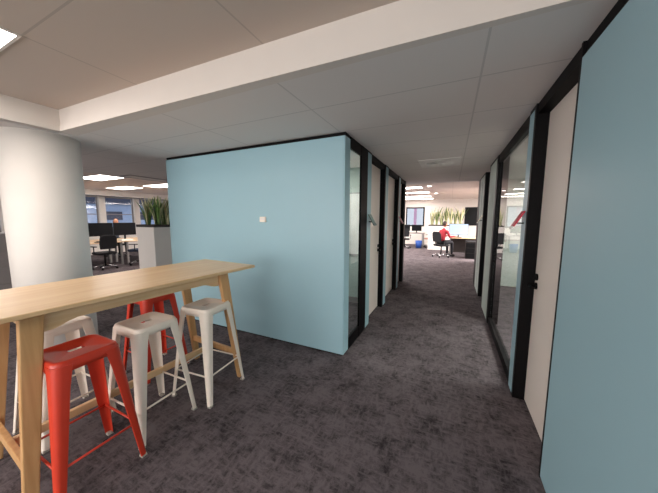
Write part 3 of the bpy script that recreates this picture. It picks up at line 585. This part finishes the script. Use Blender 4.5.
# ------------------------------------------------------------------ people
def skin_mesh(name, verts, edges, radii, m, parent, sub=2, root=0):
    me = bpy.data.meshes.new(name); me.from_pydata(verts, edges, []); o = bpy.data.objects.new(name, me); C.objects.link(o); o.parent = parent
    sk = o.modifiers.new('skin', 'SKIN'); sk.use_smooth_shade = True
    layer = me.skin_vertices[0] if me.skin_vertices else None
    if layer is None:
        bpy.context.view_layer.objects.active = o; bpy.ops.mesh.customdata_skin_add(); layer = me.skin_vertices[0]
    for i, r in enumerate(radii): layer.data[i].radius = r if isinstance(r, tuple) else (r, r)
    layer.data[root].use_root = True
    s = o.modifiers.new('sub', 'SUBSURF'); s.levels = sub; s.render_levels = sub
    me.materials.append(MT[m]); return o
def seated_person(loc, rotz, shirt, label, bald=False, seat=0.50, reach=True):
    # faces local +Y; pelvis rests on the seat
    t = thing('person', label, 'person', loc, rotz)
    h = seat + 0.10
    P = [(0, 0, h), (0, 0.03, h + 0.17), (0, 0.07, h + 0.33), (0, 0.09, h + 0.47), (0, 0.11, h + 0.54),
         (0.17, 0.09, h + 0.42), (-0.17, 0.09, h + 0.42)]
    E = [(0, 1), (1, 2), (2, 3), (3, 4), (2, 5), (2, 6)]; R = [(0.15, 0.11), (0.135, 0.10), (0.15, 0.105), 0.075, 0.052, 0.062, 0.062]
    ax = 1
    for s, sh in ((1, 5), (-1, 6)):
        i = len(P); P += [(s * 0.225, 0.17, h + 0.20), (s * 0.19, 0.40, h + 0.205), (s * 0.17, 0.47, h + 0.21)]; E += [(sh, i), (i, i + 1), (i + 1, i + 2)]; R += [0.046, 0.034, 0.028]
    skin_mesh('torso', P, E, R, shirt, t)
    for s in (1, -1):
        V = [(s * 0.17, 0.46, h + 0.212), (s * 0.165, 0.53, h + 0.212)]; EE = [(0, 1)]; RR = [0.024, (0.034, 0.016)]
        for k in range(4):
            x = s * (0.165 + 0.026 * (k - 1.5) * 0.8); ln = (0.060, 0.072, 0.067, 0.050)[k]; j = len(V)
            V += [(x, 0.55 + ln * 0.5, h + 0.212), (x, 0.55 + ln, h + 0.197)]; EE += [(1, j), (j, j + 1)]; RR += [0.0095, 0.008]
        j = len(V); V += [(s * 0.125, 0.53, h + 0.207), (s * 0.112, 0.565, h + 0.200)]; EE += [(0, j), (j, j + 1)]; RR += [0.011, 0.009]
        skin_mesh('hand', V, EE, RR, 'skin', t, 1)
    V = [(0, 0, h - 0.01)]; EE = []; RR = [(0.16, 0.10)]
    for s in (1, -1):
        j = len(V); V += [(s * 0.10, 0.08, h - 0.02), (s * 0.12, 0.42, h - 0.02), (s * 0.12, 0.44, h - 0.28), (s * 0.12, 0.43, 0.10)]; EE += [(0, j), (j, j + 1), (j + 1, j + 2), (j + 2, j + 3)]; RR += [0.088, 0.066, 0.055, 0.042]
    skin_mesh('trousers', V, EE, RR, 'trousers', t)
    for s in (1, -1):
        bm = bmesh.new(); bmesh.ops.create_uvsphere(bm, u_segments=16, v_segments=10, radius=1)
        for v in bm.verts: v.co = Vector((s * 0.12 + v.co.x * 0.045, 0.48 + v.co.y * 0.13, max(0, 0.045 + v.co.z * 0.05)))
        obj('shoe', bm, 'plastic', t, smooth=True)
    # head: shaped ellipsoid with brow, nose, chin
    hc = Vector((0, 0.14, h + 0.68)); bm = bmesh.new(); bmesh.ops.create_uvsphere(bm, u_segments=24, v_segments=18, radius=1)
    for v in bm.verts:
        c = v.co.copy(); k = 1 - 0.22 * max(0, -c.z) ** 1.5
        x, y, z = c.x * 0.074 * k, c.y * 0.095 * k, c.z * 0.118
        if c.y > 0.6 and abs(c.x) < 0.25 and -0.25 < c.z < 0.15: y += 0.016 * (1 - abs(c.x) / 0.25)
        if c.y > 0.6 and 0.08 < c.z < 0.3 and 0.2 < abs(c.x) < 0.6: y -= 0.006
        v.co = Vector((x, y, z)) + hc
    hd = obj('head', bm, 'skin', t, smooth=True)
    for s in (1, -1):
        bm = bmesh.new(); bmesh.ops.create_uvsphere(bm, u_segments=10, v_segments=8, radius=1)
        for v in bm.verts: v.co = Vector((v.co.x * 0.010 + s * 0.075, v.co.y * 0.020 - 0.002, v.co.z * 0.030 - 0.005)) + hc
        obj('ear', bm, 'skin', hd, smooth=True)
        bm = bmesh.new(); bmesh.ops.create_uvsphere(bm, u_segments=10, v_segments=8, radius=1)
        for v in bm.verts: v.co = Vector((v.co.x * 0.012 + s * 0.030, v.co.y * 0.008 + 0.083, v.co.z * 0.008 + 0.014)) + hc
        obj('eye', bm, 'plastic', hd, smooth=True)
    bm = bmesh.new(); bmesh.ops.create_uvsphere(bm, u_segments=10, v_segments=8, radius=1)
    for v in bm.verts: v.co = Vector((v.co.x * 0.024, v.co.y * 0.008 + 0.080, v.co.z * 0.007 - 0.052)) + hc
    obj('mouth', bm, 'pinkfab', hd, smooth=True)
    bm = bmesh.new(); bmesh.ops.create_uvsphere(bm, u_segments=24, v_segments=18, radius=1)
    lim = 0.35 if not bald else -0.1
    for v in bm.verts:
        c = v.co.copy(); v.co = Vector((c.x * 0.081, c.y * 0.100 - 0.010, c.z * 0.122 + 0.006)) + hc
    lo = hc.z + 0.0; kill = [v for v in bm.verts if (v.co.y - hc.y > 0.035 and v.co.z - hc.z < 0.075) or v.co.z - hc.z < -0.06 or (bald and v.co.z - hc.z > 0.03)]
    bmesh.ops.delete(bm, geom=kill, context='VERTS')
    hr = obj('hair', bm, 'hair', t, smooth=True); sm = hr.modifiers.new('thick', 'SOLIDIFY'); sm.thickness = 0.008; sm.offset = -1
    return t
seated_person((-0.30, 11.1, 0), -0.75, 'redshirt', 'person in a red top sitting at the far office desk')
seated_person((-11.65, 5.52, 0), -PI / 2 + 0.1, 'greyshirt', 'person seated behind the black monitors in the left office', bald=True, seat=0.56)
office_chair((-11.65, 5.52, 0), -PI / 2 + 0.1, 'darkfab', 'office chair of the person behind the left monitors', 'left office chairs')
